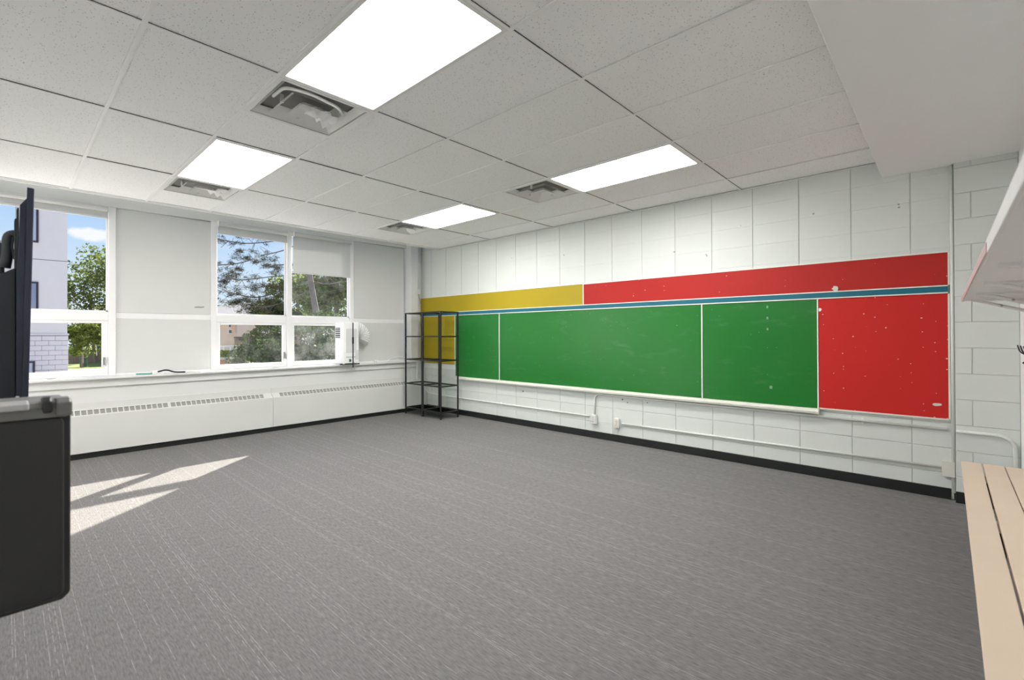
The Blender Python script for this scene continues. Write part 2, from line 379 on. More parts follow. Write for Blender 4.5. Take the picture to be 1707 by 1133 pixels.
def tee(x0, x1, y0, y1):
    bx(x0, x1, y0, y1, CE - .001, CE + .05 if False else CE + .006).build('tee_bar', M['tee'], ceil)
for j in range(0, 5):
    y = GY(j); tee(XW, XB, y - .011, y + .011)
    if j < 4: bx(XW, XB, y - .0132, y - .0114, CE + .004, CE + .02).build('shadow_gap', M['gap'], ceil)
for k in range(-3, 6):
    x = GX(k)
    if x > XB: continue
    for j in range(-1, 4):
        y0 = max(GY(j), .42); tee(x - .011, x + .011, y0 + .011, GY(j + 1) - .011)
for k, j in DIFF:
    tee(GX(k) + .011, GX(k + 1) - .011, GY(j) + .606, GY(j) + .618)
struct(bx(XB - .02, XB, .42, CEND, CE - .004, CE).build('trim_1', M['tee']), 'thin white wall angle where ceiling meets the board wall')
struct(MB().box(XW, XB, CEND - .002, CEND + .012, CE - .012, CE + .03).build('trim_2', M['tee']), 'white edge angle of the ceiling near the windows')
# ---- bulkhead
struct(bx(XW - .1, XB + .1, YS - .1, .405, 2.68, 3.0).build('ceiling_bulkhead', M['plaster'], bevel=.004), 'smooth white dropped bulkhead at upper right')

# ---- walls
BW, BH = .4073, .2025
wr = struct(bx(XB + .006, XB + .25, YS - .1, WY + .2, 0, CE + .3).build('wall_right', M['mortar']), 'white painted concrete block wall behind the boards')
bcache = {}
def block(parent, plane, y0, y1, z0, z1, gy=.0035, gz=.0012, d=.012, bv=.0022):
    key = (round(y1 - y0, 3), round(z1 - z0, 3), gy, gz)
    if key not in bcache:
        hy, hz = (y1 - y0) / 2 - gy, (z1 - z0) / 2 - gz
        me = bx(0, d, -hy, hy, -hz, hz).mesh('concrete_block', bevel=bv, seg=1); me.materials.append(M['wall']); bcache[key] = me
    o = bpy.data.objects.new('concrete_block', bcache[key]); C.objects.link(o); o.parent = parent
    o.location = (plane, (y0 + y1) / 2, (z0 + z1) / 2)
for c in range(0, 14):
    if 4 <= c <= 8: continue
    for k in range(-1, 18):
        y0, y1 = max(.217 + BW * k, -.045), min(.217 + BW * (k + 1), WY)
        z0, z1 = c * BH + .003, min((c + 1) * BH + .003, CE + .04)
        block(wr, XB + random.uniform(-.0006, .0006), y0, y1, z0, z1, gz=.0028 if c < 4 else .0002, bv=.0022 if c < 4 else .0010)
bx(XB + .0005, XB + .01, -.045, WY, 4 * BH + .003, 9 * BH + .003).build('wall_backing', M['wall'], wr)
wc = struct(bx(XR + .006, XB + .05, YS - .1, -.048, 0, 2.9).build('wall_return', M['mortar']), 'short block wall of staggered joints beyond the red board')
for c in range(0, 14):
    z0, z1 = c * BH + .003, (c + 1) * BH + .003
    j = -.146 if c % 2 == 0 else -.40 + .02
    segs = [(-.046, -.146), (-.146, YS)] if c % 2 else [(-.046, YS)]
    for b, a in segs: block(wc, XR, a, b, z0, z1, .0028, .0022)
struct(bx(XW - .3, XB + .3, YS - .25, YS, 0, 3.0).build('wall_front', M['plaster']), 'plain white wall behind bench and coat shelf')
struct(bx(XW - .3, XW, YS - .1, WY + .2, 0, 3.1).build('wall_left', M['plaster']), 'plain white wall')
# window wall below and above the windows
HEAD = lambda x: 2.812 + .0135 * x
wb = struct(MB().box(XW, XB + .1, 6.95, WY + .3, 0, .765).box(XW, XB + .1, 6.925, WY + .3, .765, .852).build('wall_back', M['white'], bevel=.003, seg=1), 'white wall and apron under the windows')
struct(bx(XW, XB + .02, 6.875, WY + .3, .852, .876).build('trim_3', M['white'], bevel=.006), 'white window sill running the length of the wall')
fas = MB(); x0, x1 = XW, XB + .1
fas.add([(x0, WY - .03, HEAD(x0)), (x1, WY - .03, HEAD(x1)), (x1, WY + .3, HEAD(x1)), (x0, WY + .3, HEAD(x0)), (x0, WY - .03, 3.06), (x1, WY - .03, 3.06), (x1, WY + .3, 3.06), (x0, WY + .3, 3.06)],
        [(0, 3, 2, 1), (4, 5, 6, 7), (0, 1, 5, 4), (1, 2, 6, 5), (2, 3, 7, 6), (3, 0, 4, 7)])
struct(fas.build('trim_4', M['white']), 'white fascia board above the window heads')
# column in the corner
struct(bx(4.868, 5.015, 6.93, WY + .3, .0, 3.05).box(5.015, XB + .02, 7.04, WY + .3, 0, 3.05).build('wall_column', M['white'], bevel=.004, seg=1), 'narrow white column between windows and board wall')
# baseboards
struct(bx(XB - .012, XB + .004, -.02, 7.0, 0, .088).build('baseboard_right', M['black_base'], bevel=.003, seg=1), 'black rubber baseboard under the boards')
struct(bx(XR - .012, XR + .004, YS, -.046, 0, .088).build('baseboard_return', M['black_base'], bevel=.003, seg=1), 'black rubber baseboard beside the bench')
struct(bx(XW, XB - .02, 6.885, 6.95, 0, .062).build('baseboard_back', M['black_base']), 'black recessed base under the convector covers')

# ---- windows
WX = [-1.03, -.10, .845, 1.872, 2.844, 3.83, 4.868]      # centre lines of the uprights
def win_frame(mb, x0, x1):
    mb.box(x0 - .033, x0 + .033, WY - .015, WY + .09, .876, HEAD(x0) + .02)
    mb.box(x0 + .033, x1 - .033, WY, WY + .09, 1.512, 1.612)
    mb.box(x0 + .033, x1 - .033, WY, WY + .09, .876, .905)
    mb.box(x0 + .033, x1 - .033, WY, WY + .09, HEAD((x0 + x1) / 2) - .06, HEAD((x0 + x1) / 2) + .03)
    return mb
def glazed(n, i, label, low, up='glass', sashw=.045):
    x0, x1 = WX[i], WX[i + 1]
    w_ = struct(win_frame(MB(), x0, x1).build('window_%d' % n, M['frame'], bevel=.004, seg=1), label)
    a, b = x0 + .033, x1 - .033
    bx(a, b, WY + .05, WY + .054, 1.612, HEAD(x0) - .03).build('glass_pane', M[up], w_)
    MB().box(a, a + .018, WY + .03, WY + .06, 1.612, HEAD(x0)).box(b - .018, b, WY + .03, WY + .06, 1.612, HEAD(x0)).box(a, b, WY + .03, WY + .06, 1.612, 1.628).build('glazing_bead', M['frame'], w_)
    z0, z1 = .905, 1.512
    s = MB().box(a, a + sashw, WY + .012, WY + .06, z0, z1).box(b - sashw - .01, b, WY + .012, WY + .06, z0, z1).box(a + sashw, b - sashw, WY + .012, WY + .06, z0, z0 + .04).box(a + sashw, b - sashw, WY + .012, WY + .06, z1 - .032, z1).build('sash', M['frame'], w_, bevel=.004, seg=1)
    bx(a + sashw - .005, b - sashw + .005, WY + .04, WY + .044, z0 + .035, z1 - .03).build('glass_pane', M[low], s)
    l = MB().box(b - .045, b - .025, WY - .006, WY + .012, 1.0, 1.09).tube([(b - .035, WY - .008, 1.075), (b - .030, WY - .03, 1.06), (b - .028, WY - .034, .99)], .006, 6).build('latch', M['grey_metal'], s)
    return w_
def infill(n, i, label):
    x0, x1 = WX[i], WX[i + 1]
    w_ = struct(MB().box(x0 - .033, x0 + .033, WY - .015, WY + .09, .876, HEAD(x0) + .02).box(x0 + .033, x1 - .033, WY + .012, WY + .09, 1.535, 1.610).build('window_%d' % n, M['frame'], bevel=.004, seg=1), label)
    h = HEAD((x0 + x1) / 2)
    bx(x0 + .033, x1 - .033, WY + .004, WY + .09, 1.605, h).build('infill_panel', M['panel'], w_, bevel=.006)
    bx(x0 + .033, x1 - .033, WY + .004, WY + .09, .895, 1.54).build('infill_panel', M['panel'], w_, bevel=.006)
    MB().box(x0 + .033, x1 - .033, WY, WY + .09, .876, .897).build('bottom_rail', M['frame'], w_)
    return w_
glazed(1, 0, 'white framed window at the far left end', 'glass')
glazed(2, 1, 'white framed window left of the first white panel, behind the display', 'glass')
p3 = infill(3, 2, 'window bay filled with two white panels, left of the pine view')
glazed(4, 3, 'white framed window looking at pine branches and a house', 'glass_haze2')
glazed(5, 4, 'white framed window with half lowered blind behind the air conditioner', 'glass_haze', 'glass_haze2')
infill(6, 5, 'window bay filled with white panels beside the corner')
# little scuffs stuck on the upper panel
MB().tube([(1.66, WY + .001, 1.698), (1.70, WY - .002, 1.704), (1.735, WY, 1.700), (1.76, WY + .001, 1.708)], .007, 6).build('peeled_scrap', M['grey_metal'], p3)

# ---- roller blinds
def blind(x0, x1, zb, label):
    h = HEAD((x0 + x1) / 2)
    t = thing('roller_blind', label, 'blind', ((x0 + x1) / 2, WY - .05, h), 'roller blinds at the windows')
    MB().tube([(x0 + .01, WY - .062, h - .034), (x1 - .01, WY - .062, h - .034)], .030, 14).build('roller', M['cloth'], t, smooth=False)
    bx(x0, x1, WY - .0345, WY - .0325, zb, h - .03).build('fabric', M['cloth'], t)
    bx(x0, x1, WY - .044, WY - .026, zb - .022, zb).build('hem_bar', M['ac2'], t, bevel=.004)
    for x_ in (x0, x1): bx(x_ - .004, x_ + .004, WY - .09, WY - .03, h - .07, h).build('bracket', M['metal'], t)
    return t
blind(-.06, .805, 2.70, 'white roller blind rolled right up, at the left window behind the display')
blind(1.91, 2.80, 2.70, 'white roller blind rolled right up, above the pine branches view')
blind(2.885, 3.79, 2.275, 'white roller blind pulled a third of the way down')

# ------------------------------------------------------------------ ceiling lights and diffusers
def make_light():
    t = thing('ceiling_light', 'x', 'light', (0, 0, CE), 'recessed fluorescent ceiling lights')
    a, b = .598 / 2, 1.216 / 2
    f = MB()
    for s in (-1, 1):
        f.box(s * a, s * (a - .022), -b, b, CE - .003, CE + .02); f.box(-a + .022, a - .022, s * b, s * (b - .022), CE - .003, CE + .02)
    f.build('frame', M['metal'], t)
    bx(-a, a, -b, b, CE + .02, CE + .055).build('housing', M['metal'], t)
    bx(-a + .022, a - .022, -b + .022, b - .022, CE + .004, CE + .010).build('diffuser', M['lamp'], t)
    return t
LL = ['large lit ceiling light panel nearest the camera, cut by the top edge', 'lit ceiling light panel over the chalkboard side, nearer one, right of picture',
      'lit square-looking ceiling light panel near the windows at left', 'small far lit ceiling light panel near the room corner']
l0 = None
for (k, j), lab in zip(LIGHTS, LL):
    o = make_light() if l0 is None else dup(l0)
    l0 = l0 or o
    o.location = ((GX(k) + GX(k + 1)) / 2, (GY(j) + GY(j + 1)) / 2, CE); o['label'] = lab
def make_diff():
    t = thing('air_diffuser', 'x', 'vent', (0, 0, CE), 'square ceiling air diffusers')
    a = .296
    f = MB()
    for s in (-1, 1):
        f.box(s * a, s * (a - .026), -a, a, CE - .003, CE + .01); f.box(-a + .026, a - .026, s * a, s * (a - .026), CE - .003, CE + .01)
    f.build('frame', M['metal'], t)
    bx(-a + .03, a - .03, -a + .03, a - .03, CE + .052, CE + .056).build('duct_throat', M['slot'], t)
    def cone(w0, z0, w1, z1):
        q = MB(); th = .003
        for (w, z) in ((w0, z0), (w1, z1)): pass
        v = [(sx * w0, sy * w0, CE + z0) for sx, sy in ((-1, -1), (1, -1), (1, 1), (-1, 1))] + [(sx * w1, sy * w1, CE + z1) for sx, sy in ((-1, -1), (1, -1), (1, 1), (-1, 1))]
        v += [(x_ * .985, y_ * .985, z_ + th) for x_, y_, z_ in v]
        fs = []
        for i in range(4):
            j = (i + 1) % 4
            fs += [(i, j, 4 + j, 4 + i), (8 + i, 12 + i, 12 + j, 8 + j), (i, 8 + i, 8 + j, j), (4 + i, 4 + j, 12 + j, 12 + i)]
        return q.add(v, fs)
    cone(.264, .003, .226, .036).build('cone', M['metal'], t)
    cone(.180, -.006, .134, .034).build('cone', M['metal'], t)
    cone(.096, -.014, .055, .022).build('cone', M['metal'], t)
    bx(-.056, .056, -.056, .056, CE + .018, CE + .023).build('centre_plate', M['metal'], t)
    for sx, sy in ((-1, 0), (1, 0), (0, 1)):
        MB().tube([(sx * .17, sy * .17, CE + .048), (sx * .17, sy * .17, CE - .002)], .012, 8).build('clip', M['metal'], t)
    return t
DL = ['near square ceiling air diffuser with plastic film, beside the big light panel', 'square ceiling air diffuser touching the end of the light panel at right',
      'square ceiling air diffuser close to the windows at left', 'farthest small ceiling air diffuser by the window corner']
d0 = None
for (k, j), lab in zip(DIFF, DL):
    o = make_diff() if d0 is None else dup(d0)
    d0 = d0 or o
    o.location = ((GX(k) + GX(k + 1)) / 2, GY(j) + .305, CE); o['label'] = lab
# crumpled clear film and cord left in the nearest one
n0 = d0
q = MB(); rr = random.Random(3); nx_, ny_ = 8, 5
base = wl(n0)
vs_ = [(base.x - .02 + .028 * i + rr.uniform(-.008, .008), base.y - .10 + .035 * k + rr.uniform(-.008, .008), CE - .012 + rr.uniform(-.016, .012)) for i in range(nx_) for k in range(ny_)]
q.add(vs_, [(i * ny_ + k, i * ny_ + k + 1, (i + 1) * ny_ + k + 1, (i + 1) * ny_ + k) for i in range(nx_ - 1) for k in range(ny_ - 1)])
tag(q.build('plastic_film', M['ac'], n0, fix=False, smooth=True), 'crumpled white plastic film')
MB().tube(bez([base + Vector((-.24, -.05, -.006)), base + Vector((-.235, -.20, -.002)), base + Vector((-.10, -.235, -.002)), base + Vector((.10, -.20, -.004)), base + Vector((.18, -.12, -.004))], .05), .010, 7).build('tube', M['metal'], n0, smooth=True)

# ------------------------------------------------------------------ convector covers
def convector(x0, x1, groups, label):
    t = thing('convector_cover', label, 'radiator', ((x0 + x1) / 2, 6.9, 0), 'cream convector covers under the windows')
    yf = 6.865; zt = .468; yb, zb2 = 6.935, .530
    bx(x0 + .002, x1 - .002, yf, yf + .004, .064, zt).build('front_panel', M['conv'], t, bevel=.002, seg=1)
    MB().box(x0 + .002, x1 - .002, yf + .02, 6.952, .055, .10).build('bottom_tray', M['conv'], t)
    bx(x0 + .002, x1 - .002, yb, 6.951, zb2 - .004, .60).build('back_flange', M['conv'], t)
    u = Vector((0, yb - yf, zb2 - zt)); nrm = Vector((0, -u.z, u.y)).normalized()
    def strip(mb, xa, xb, ta, tb, th=.003, lift=0):
        A = Vector((0, yf, zt))
        v = []
        for x_, t_ in ((xa, ta), (xb, ta), (xb, tb), (xa, tb)): p = A + u * t_ + nrm * lift; v.append((x_, p.y, p.z))
        v += [(a_, b_ - nrm.y * th, c_ - nrm.z * th) for a_, b_, c_ in v]
        mb.add(v, [(0, 1, 2, 3), (7, 6, 5, 4), (0, 4, 5, 1), (1, 5, 6, 2), (2, 6, 7, 3), (3, 7, 4, 0)])
    d = MB(); strip(d, x0 + .003, x1 - .003, .08, .92, .002, -.008); tag(d.build('slot_backing', M['slot'], t), 'dark interior behind the grille slots')
    top = MB(); strip(top, x0 + .002, x1 - .002, 0, .16); strip(top, x0 + .002, x1 - .002, .86, 1)
    edges = [x0 + .002] + [e_ for g in groups for e_ in g] + [x1 - .002]
    for a_, b_ in zip(edges[::2], edges[1::2]):
        if b_ - a_ > .002: strip(top, a_, b_, .16, .86)
    top.build('grille_frame', M['conv'], t)
    for ga, gb in groups:
        n = max(1, round((gb - ga) / .0525)); st = (gb - ga) / n; g = MB()
        for i in range(1, n): strip(g, ga + i * st - .0055, ga + i * st + .0055, .16, .86)
        for q_ in (.33, .50, .67): strip(g, ga, gb, q_, q_ + .035, .001, -.004)
        tag(g.build('grille_bars', M['conv'], t), kind='stuff')
    return t
convector(XW, .20, [(-.45, .12)], 'cream steel convector cover at the far left, behind the black case')
convector(.20, 2.53, [(.30, 1.337), (1.366, 2.418)], 'long cream steel convector cover left of the visible seam')
convector(2.53, 4.86, [(2.632, 3.68), (3.70, 4.735)], 'long cream steel convector cover right of the seam, under the air conditioner')
struct(bx(4.86, XB - .004, 6.865, 6.95, .064, .545).build('trim_5', M['conv'], bevel=.003, seg=1), 'cream filler panel behind the shelf unit')

# ------------------------------------------------------------------ boards on the right wall
XP = XB - .0016
def panel(name, label, cat, y0, y1, z0, z1, m, x=XB - .016, tr=.012, sides='tblr', group=None):
    t = thing(name, label, cat, (XB, (y0 + y1) / 2, z0), group)
    bx(x, XP, y0, y1, z0, z1).build('panel', m, t, bevel=.001, seg=1)
    f = x - .005
    if 't' in sides: bx(f, XP, y0, y1, z1, z1 + tr).build('trim_strip', M['trim'], t)
    if 'b' in sides: bx(f, XP, y0, y1, z0 - tr, z0).build('trim_strip', M['trim'], t)
    if 'l' in sides: bx(f, XP, y1, y1 + tr, z0, z1).build('trim_strip', M['trim'], t)
    if 'r' in sides: bx(f, XP, y0 - tr, y0, z0, z1).build('trim_strip', M['trim'], t)
    return t
panel('pinboard_strip', 'long yellow pin strip above the chalkboard, left end', 'pinboard', 3.495, 7.03, 1.722, 1.992, M['yellow'], sides='tr')
panel('pinboard_strip', 'long red pin strip above the chalkboard, right end', 'pinboard', -.010, 3.483, 1.722, 1.985, M['red_strip'], sides='tr')
t = thing('map_rail', 'blue map rail with pale edges between pin strips and chalkboard', 'rail', (XB, 3.5, 1.66))
bx(XB - .020, XP, -.01, 7.03, 1.665, 1.712).build('cork_insert', M['blue'], t)
bx(XB - .026, XP, -.01, 7.03, 1.712, 1.7215).build('edge_strip', M['trim'], t); bx(XB - .026, XP, -.01, 7.03, 1.655, 1.665).build('edge_strip', M['trim'], t)
panel('pinboard', 'yellow pinboard low in the corner behind the black shelf', 'pinboard', 6.075, 7.03, .835, 1.654, M['yellow'], sides='r')
panel('chalkboard', 'narrow green chalkboard panel next to the yellow corner pinboard', 'chalkboard', 5.034, 6.06, .640, 1.654, M['green'], tr=.012, sides='r', group='green chalkboard panels')
panel('chalkboard', 'widest green chalkboard panel in the middle', 'chalkboard', 1.957, 5.020, .640, 1.654, M['green'], tr=.012, sides='r', group='green chalkboard panels')
pc = panel('chalkboard', 'green chalkboard panel beside the red pinboard, with pale scratches', 'chalkboard', .886, 1.944, .640, 1.654, M['green'], tr=.010, sides='r', group='green chalkboard panels')
panel('pinboard', 'large chipped red pinboard at the right end of the wall', 'pinboard', -.009, .872, .646, 1.654, M['red'], sides='rb')
t = thing('chalk_tray', 'long white chalk tray under the green boards', 'tray', (XB, 3.45, .6))
MB().prism([(XP, .585), (XB - .060, .592), (XB - .066, .612), (XB - .060, .614), (XB - .052, .604), (XB - .012, .602), (XB - .012, .636), (XP, .636)], 'y', .876, 6.05).build('tray', M['trim'], t)
bx(XB - .066, XP, .870, .876, .585, .640).build('end_cap', M['trim'], t)
# tape scraps on the third board, torn paper on the red ones
for k, zz in enumerate((1.60, 1.49, 1.38)):
    o = bx(XB - .0172, XB - .016, 1.298, 1.313, zz - .012, zz + .012).build('tape_scrap', M['tape'], pc)
bx(XB - .0172, XB - .016, 1.265, 1.290, .79, .82).build('tape_scrap', M['tape'], pc)
def blob(y, z, ry, rz, x, seed, name, label, m):
    r_ = random.Random(seed); n = 11
    o = MB().prism([(y + ry * math.cos(2 * math.pi * i / n) * r_.uniform(.7, 1.1), z + rz * math.sin(2 * math.pi * i / n) * r_.uniform(.7, 1.1)) for i in range(n)], 'x', x - .004, x).build(name, m)
    return tag(o, label, 'paper')
blob(.742, 1.743, .026, .028, XB - .022, 2, 'paper_scrap', 'grey torn paper scrap stuck at the foot of the red pin strip', M['paper'])
blob(.862, 1.555, .013, .018, XB - .016, 5, 'paper_scrap', 'small pale paper scrap on the edge trim left of the red pinboard', M['trim'])
blob(.06, .755, .035, .014, XB - .016, 8, 'paper_scrap', 'torn paper remnant near the lower right corner of the red pinboard', M['paper'])
# residue strip below the yellow pinboard
tag(bx(XB - .004, XP, 6.08, 7.03, .745, .833).build('paper_strip', M['conduit']), 'pale leftover strip below the yellow corner pinboard', 'paper')
# screw holes in the block wall
for y, z in ((4.78, 2.48), (3.812, 2.41), (2.264, 2.266), (1.908, 2.195), (1.90, 2.18), (1.558, 2.452), (.911, 2.461), (.292, 2.43), (.29, 2.405), (2.863, .498), (2.602, .523), (4.561, .501), (2.93, .53)):
    MB().tube([(XB + .004, y, z), (XB - .002, y, z)], random.uniform(.006, .011), 8).build('screw_hole', M['grey_metal'] if z > 1 else M['gap'], wr)

# ------------------------------------------------------------------ conduits and outlets
def conduit(path, label, r=.011, m='conduit', rad=.07, clips=()):
    t = thing('conduit', label, 'pipe', path[0], 'surface conduits')
    MB().tube(bez(path, rad), r, 10).build('pipe', M[m], t, smooth=True)
    for c in clips: bx(c[0] - .004, XB - .0016, c[1] - .008, c[1] + .008, c[2] - r - .014, c[2] + r + .008).build('clip', M['metal'], t, bevel=.002)
    return t
cx0 = XB - .0145
conduit([(XB - .02, 6.93, .62), (cx0, 6.88, .30), (cx0, 6.60, .283), (cx0, 3.40, .275)], 'thin conduit curving from the corner to the left outlet box', .009, clips=[(cx0, 5.0, .28), (cx0, 4.0, .278)], rad=.12)
conduit([(cx0, 3.325, .30), (cx0, 3.325, .573), (cx0, 2.9, .570), (cx0, .0, .563)], 'conduit bending up from left outlet and running below the chalk tray', .012, rad=.1, clips=[(cx0, .55, .565)])
conduit([(XR - .013, -.05, .563), (XR - .013, -.30, .563), (XR - .013, -.365, .52), (XR - .013, -.375, .20)], 'short conduit turning down behind the bench', .012, rad=.08)
conduit([(cx0, 2.93, .237), (cx0, .03, .252)], 'straight conduit from the right outlet to the junction box', .010)
conduit([(XB - .016, -.0345, .06), (XB - .016, -.0345, 2.675)], 'vertical white conduit at the end of the red board', .0115)
struct(bx(XB - .004, XB + .02, -.0465, -.036, 0, 2.70).build('trim_6', M['gap']), 'dark vertical gap where two walls meet')
conduit([(5.075, 7.015, 2.16), (5.075, 7.015, 3.0)], 'vertical conduit in the far corner above the small switch box', .016)
conduit([(4.985, 6.915, .52), (4.985, 6.915, .90)], 'short white stub pipe low beside the corner column', .016)
conduit([(5.09, 7.01, 2.06), (5.11, 7.00, 1.93), (5.15, 7.0, 1.84)], 'thin grey wire from corner box to yellow strip', .005, 'grey_metal')
def outlet(y, z, label, w_=.072, h_=.115, m='outlet'):
    t = thing('outlet_box', label, 'outlet', (XB, y, z - h_ / 2), 'wall outlet boxes')
    bx(XB - .045, XB - .0016, y - w_ / 2, y + w_ / 2, z - h_ / 2, z + h_ / 2).build('box', M['conduit'], t, bevel=.006)
    bx(XB - .049, XB - .045, y - w_ / 2 + .004, y + w_ / 2 - .004, z - h_ / 2 + .004, z + h_ / 2 - .004).build('cover_plate', M[m], t, bevel=.002)
    for dz in (-.024, .024):
        MB().tube([(XB - .0525, y, z + dz), (XB - .048, y, z + dz)], .017, 14).build('receptacle', M['outlet'], t)
        for dy in (-.006, .006): bx(XB - .0535, XB - .052, y + dy - .0014, y + dy + .0014, z + dz - .006, z + dz + .006).build('slot', M['gap'], t)
    MB().tube([(XB - .051, y, z), (XB - .048, y, z)], .004, 8).build('screw', M['grey_metal'], t)
outlet(3.325, .243, 'wall outlet box joined to two conduits, left one', m='ac2')
outlet(2.995, .238, 'ivory wall outlet box standing right of the first outlet')
t = thing('junction_box', 'blank cream junction box low at the end of the block wall', 'outlet', (XB, -.005, .19))
bx(XB - .045, XB - .0016, -.042, .033, .188, .308).build('box', M['outlet'], t, bevel=.004); bx(XB - .048, XB - .045, -.044, .035, .186, .310).build('cover_plate', M['outlet'], t, bevel=.002)
t = thing('switch_box', 'small grey box on the conduit in the far corner', 'outlet', (5.085, 7.02, 2.06))
bx(5.045, 5.13, 6.995, 7.04, 2.06, 2.165).build('box', M['ac2'], t, bevel=.005); bx(5.055, 5.12, 6.990, 6.995, 2.07, 2.155).build('cover_plate', M['conduit'], t, bevel=.002)

# ------------------------------------------------------------------ black shelf unit with glass shelves
SX0, SX1 = 4.635, 4.985; SY = [5.815, 6.285, 6.755]
def shelf_unit(y0, y1, label):
    t = thing('shelf_unit', label, 'shelf', ((SX0 + SX1) / 2, (y0 + y1) / 2, 0), 'black metal shelf units')
    s = .0105
    for x_ in (SX0, SX1):
        for y_ in (y0, y1):
            bx(x_ - s, x_ + s, y_ - s, y_ + s, 0, 1.705).build('leg', M['black_metal'], t, bevel=.001, seg=1)
    for i, z in enumerate((.105, .515, .92, 1.305, 1.695)):
        f = MB().box(SX0 - s, SX0 + s, y0 + s, y1 - s, z - .010, z + .010).box(SX1 - s, SX1 + s, y0 + s, y1 - s, z - .010, z + .010).box(SX0 + s, SX1 - s, y0 - s, y0 + s, z - .010, z + .010).box(SX0 + s, SX1 - s, y1 - s, y1 + s, z - .010, z + .010)
        f.build('shelf_frame', M['black_metal'], t)
        bx(SX0 + s, SX1 - s, y0 + s, y1 - s, z + .003, z + .008).build('shelf_panel' if i == 0 else 'glass_shelf', M['shelf_glass2'] if i == 0 else M['shelf_glass'], t)
shelf_unit(SY[0], SY[1] - .012, 'black metal shelf unit, right half in front of the yellow pinboard')
shelf_unit(SY[1] + .012, SY[2], 'black metal shelf unit, left half touching the convector corner')

# ------------------------------------------------------------------ air conditioner on the sill
t = thing('air_conditioner', 'white portable air conditioner standing on the window sill', 'air conditioner', (3.665, 6.93, .876))
ax0, ax1, ay0, ay1, az0, az1 = 3.53, 3.80, 6.80, 7.075, .878, 1.535
bx(ax0, ax1, ay0, ay1, az0, az1).build('body', M['ac'], t, bevel=.022, seg=4)
MB().box(ax0 - .003, ax0 + .002, 6.90, 7.045, 1.29, 1.455).build('vent_recess', M['black_metal'], t)
for i in range(5):
    z = 1.305 + i * .033
    bx(ax0 - .007, ax0 - .001, 6.898, 7.047, z, z + .013).build('louver', M['ac2'], t)
bx(ax0 + .05, ax1 - .045, ay0 - .004, ay0 + .004, 1.06, 1.43).build('side_panel', M['ac2'], t, bevel=.003)
bx(ax1 - .07, ax1 - .02, ay0 - .003, ay0 + .004, .95, 1.10).build('filter_door', M['ac2'], t, bevel=.003)
for i in range(5): bx(ax0 + .05 + i * .032, ax0 + .07 + i * .032, ay0 - .0045, ay0 + .002, .985, .997).build('printed_mark', M['teal'], t)
bx(ax0 + .095, ax0 + .125, ay0 - .0045, ay0 + .002, .915, .965).build('warning_sticker', M['teal'], t)
MB().tube([(ax0 + .113, ay0 - .02, .94), (ax0 + .113, ay0, .94)], .012, 10).build('drain_cap', M['black_metal'], t)
bx(ax1 - .12, ax1 - .105, ay0 - .014, ay0 - .006, .83, 1.528).build('strap', M['strap'], t, bevel=.003)
bx(ax1 - .130, ax1 - .104, ay0 - .024, ay0 - .014, 1.20, 1.30).build('buckle', M['strap'], t, bevel=.003)
MB().tube(bez([(ax0 - .02, 6.86, .885), (ax0 + .05, 6.785, .889), (ax1 - .01, 6.785, .885)], .05), .009, 8).build('power_cord', M['strap'], t)
hp = []; rad_ = []
for i in range(61):
    a_ = R(95 - 125 * i / 60); hp.append((3.80 + .17 * math.cos(a_) + .02, 7.0 - .0 * i, 1.30 + .155 * math.sin(a_))); rad_.append(.096 if i % 5 < 3 else .076)
MB().tube(hp, .09, 20, radii=rad_).build('exhaust_hose', M['ac'], t, smooth=False)

# cord and little things on the sill
def sill_cord(path, label, r=.005, m='ac'):
    return tag(MB().tube(bez(path, .05), r, 7).build('cord', M[m]), label, 'cord')
sill_cord([(3.85, 7.06, .882), (4.10, 6.95, .882), (4.38, 6.93, .884), (4.50, 7.02, .93), (4.70, 7.08, .955), (4.83, 7.05, .93)], 'thin white cord lying on the sill near the room corner', .006)
o = thing('cord_adapter', 'small white plug adapter on the sill right of the air conditioner', 'adapter', (4.17, 6.95, .876))
bx(4.14, 4.21, 6.91, 6.96, .8765, .915).build('body', M['ac'], o, bevel=.005); bx(4.155, 4.175, 6.905, 6.91, .885, .905).build('socket', M['ac2'], o)
b0 = thing('blind_parts', 'tangle of white, green and black bits on the sill below the first panel', 'debris', (1.25, 6.95, .876))
MB().tube(bez([(1.05, 6.99, .884), (1.15, 6.92, .886), (1.22, 6.96, .886)], .04), .009, 6).build('green_cord', M['teal'], b0)
bx(1.19, 1.30, 6.91, 6.99, .8765, .915).build('white_bracket', M['ac'], b0, bevel=.008)
MB().tube(bez([(1.24, 6.90, .905), (1.33, 6.93, .925), (1.40, 6.90, .890), (1.52, 6.94, .884)], .05), .009, 7).build('black_cord', M['strap'], b0)
MB().tube(bez([(1.28, 6.95, .92), (1.40, 6.98, .90), (1.62, 6.95, .882), (1.75, 6.96, .882)], .05), .006, 7).build('white_cord', M['ac'], b0)
b1 = thing('key_holder', 'small clear plastic and dark metal bit on the sill by the left window', 'debris', (.39, 6.94, .876))
bx(.37, .44, 6.91, 6.96, .8765, .893).build('clear_clip', M['ac'], b1, bevel=.004); MB().tube([(.30, 6.93, .882), (.37, 6.935, .884)], .005, 6).build('metal_pin', M['grey_metal'], b1)

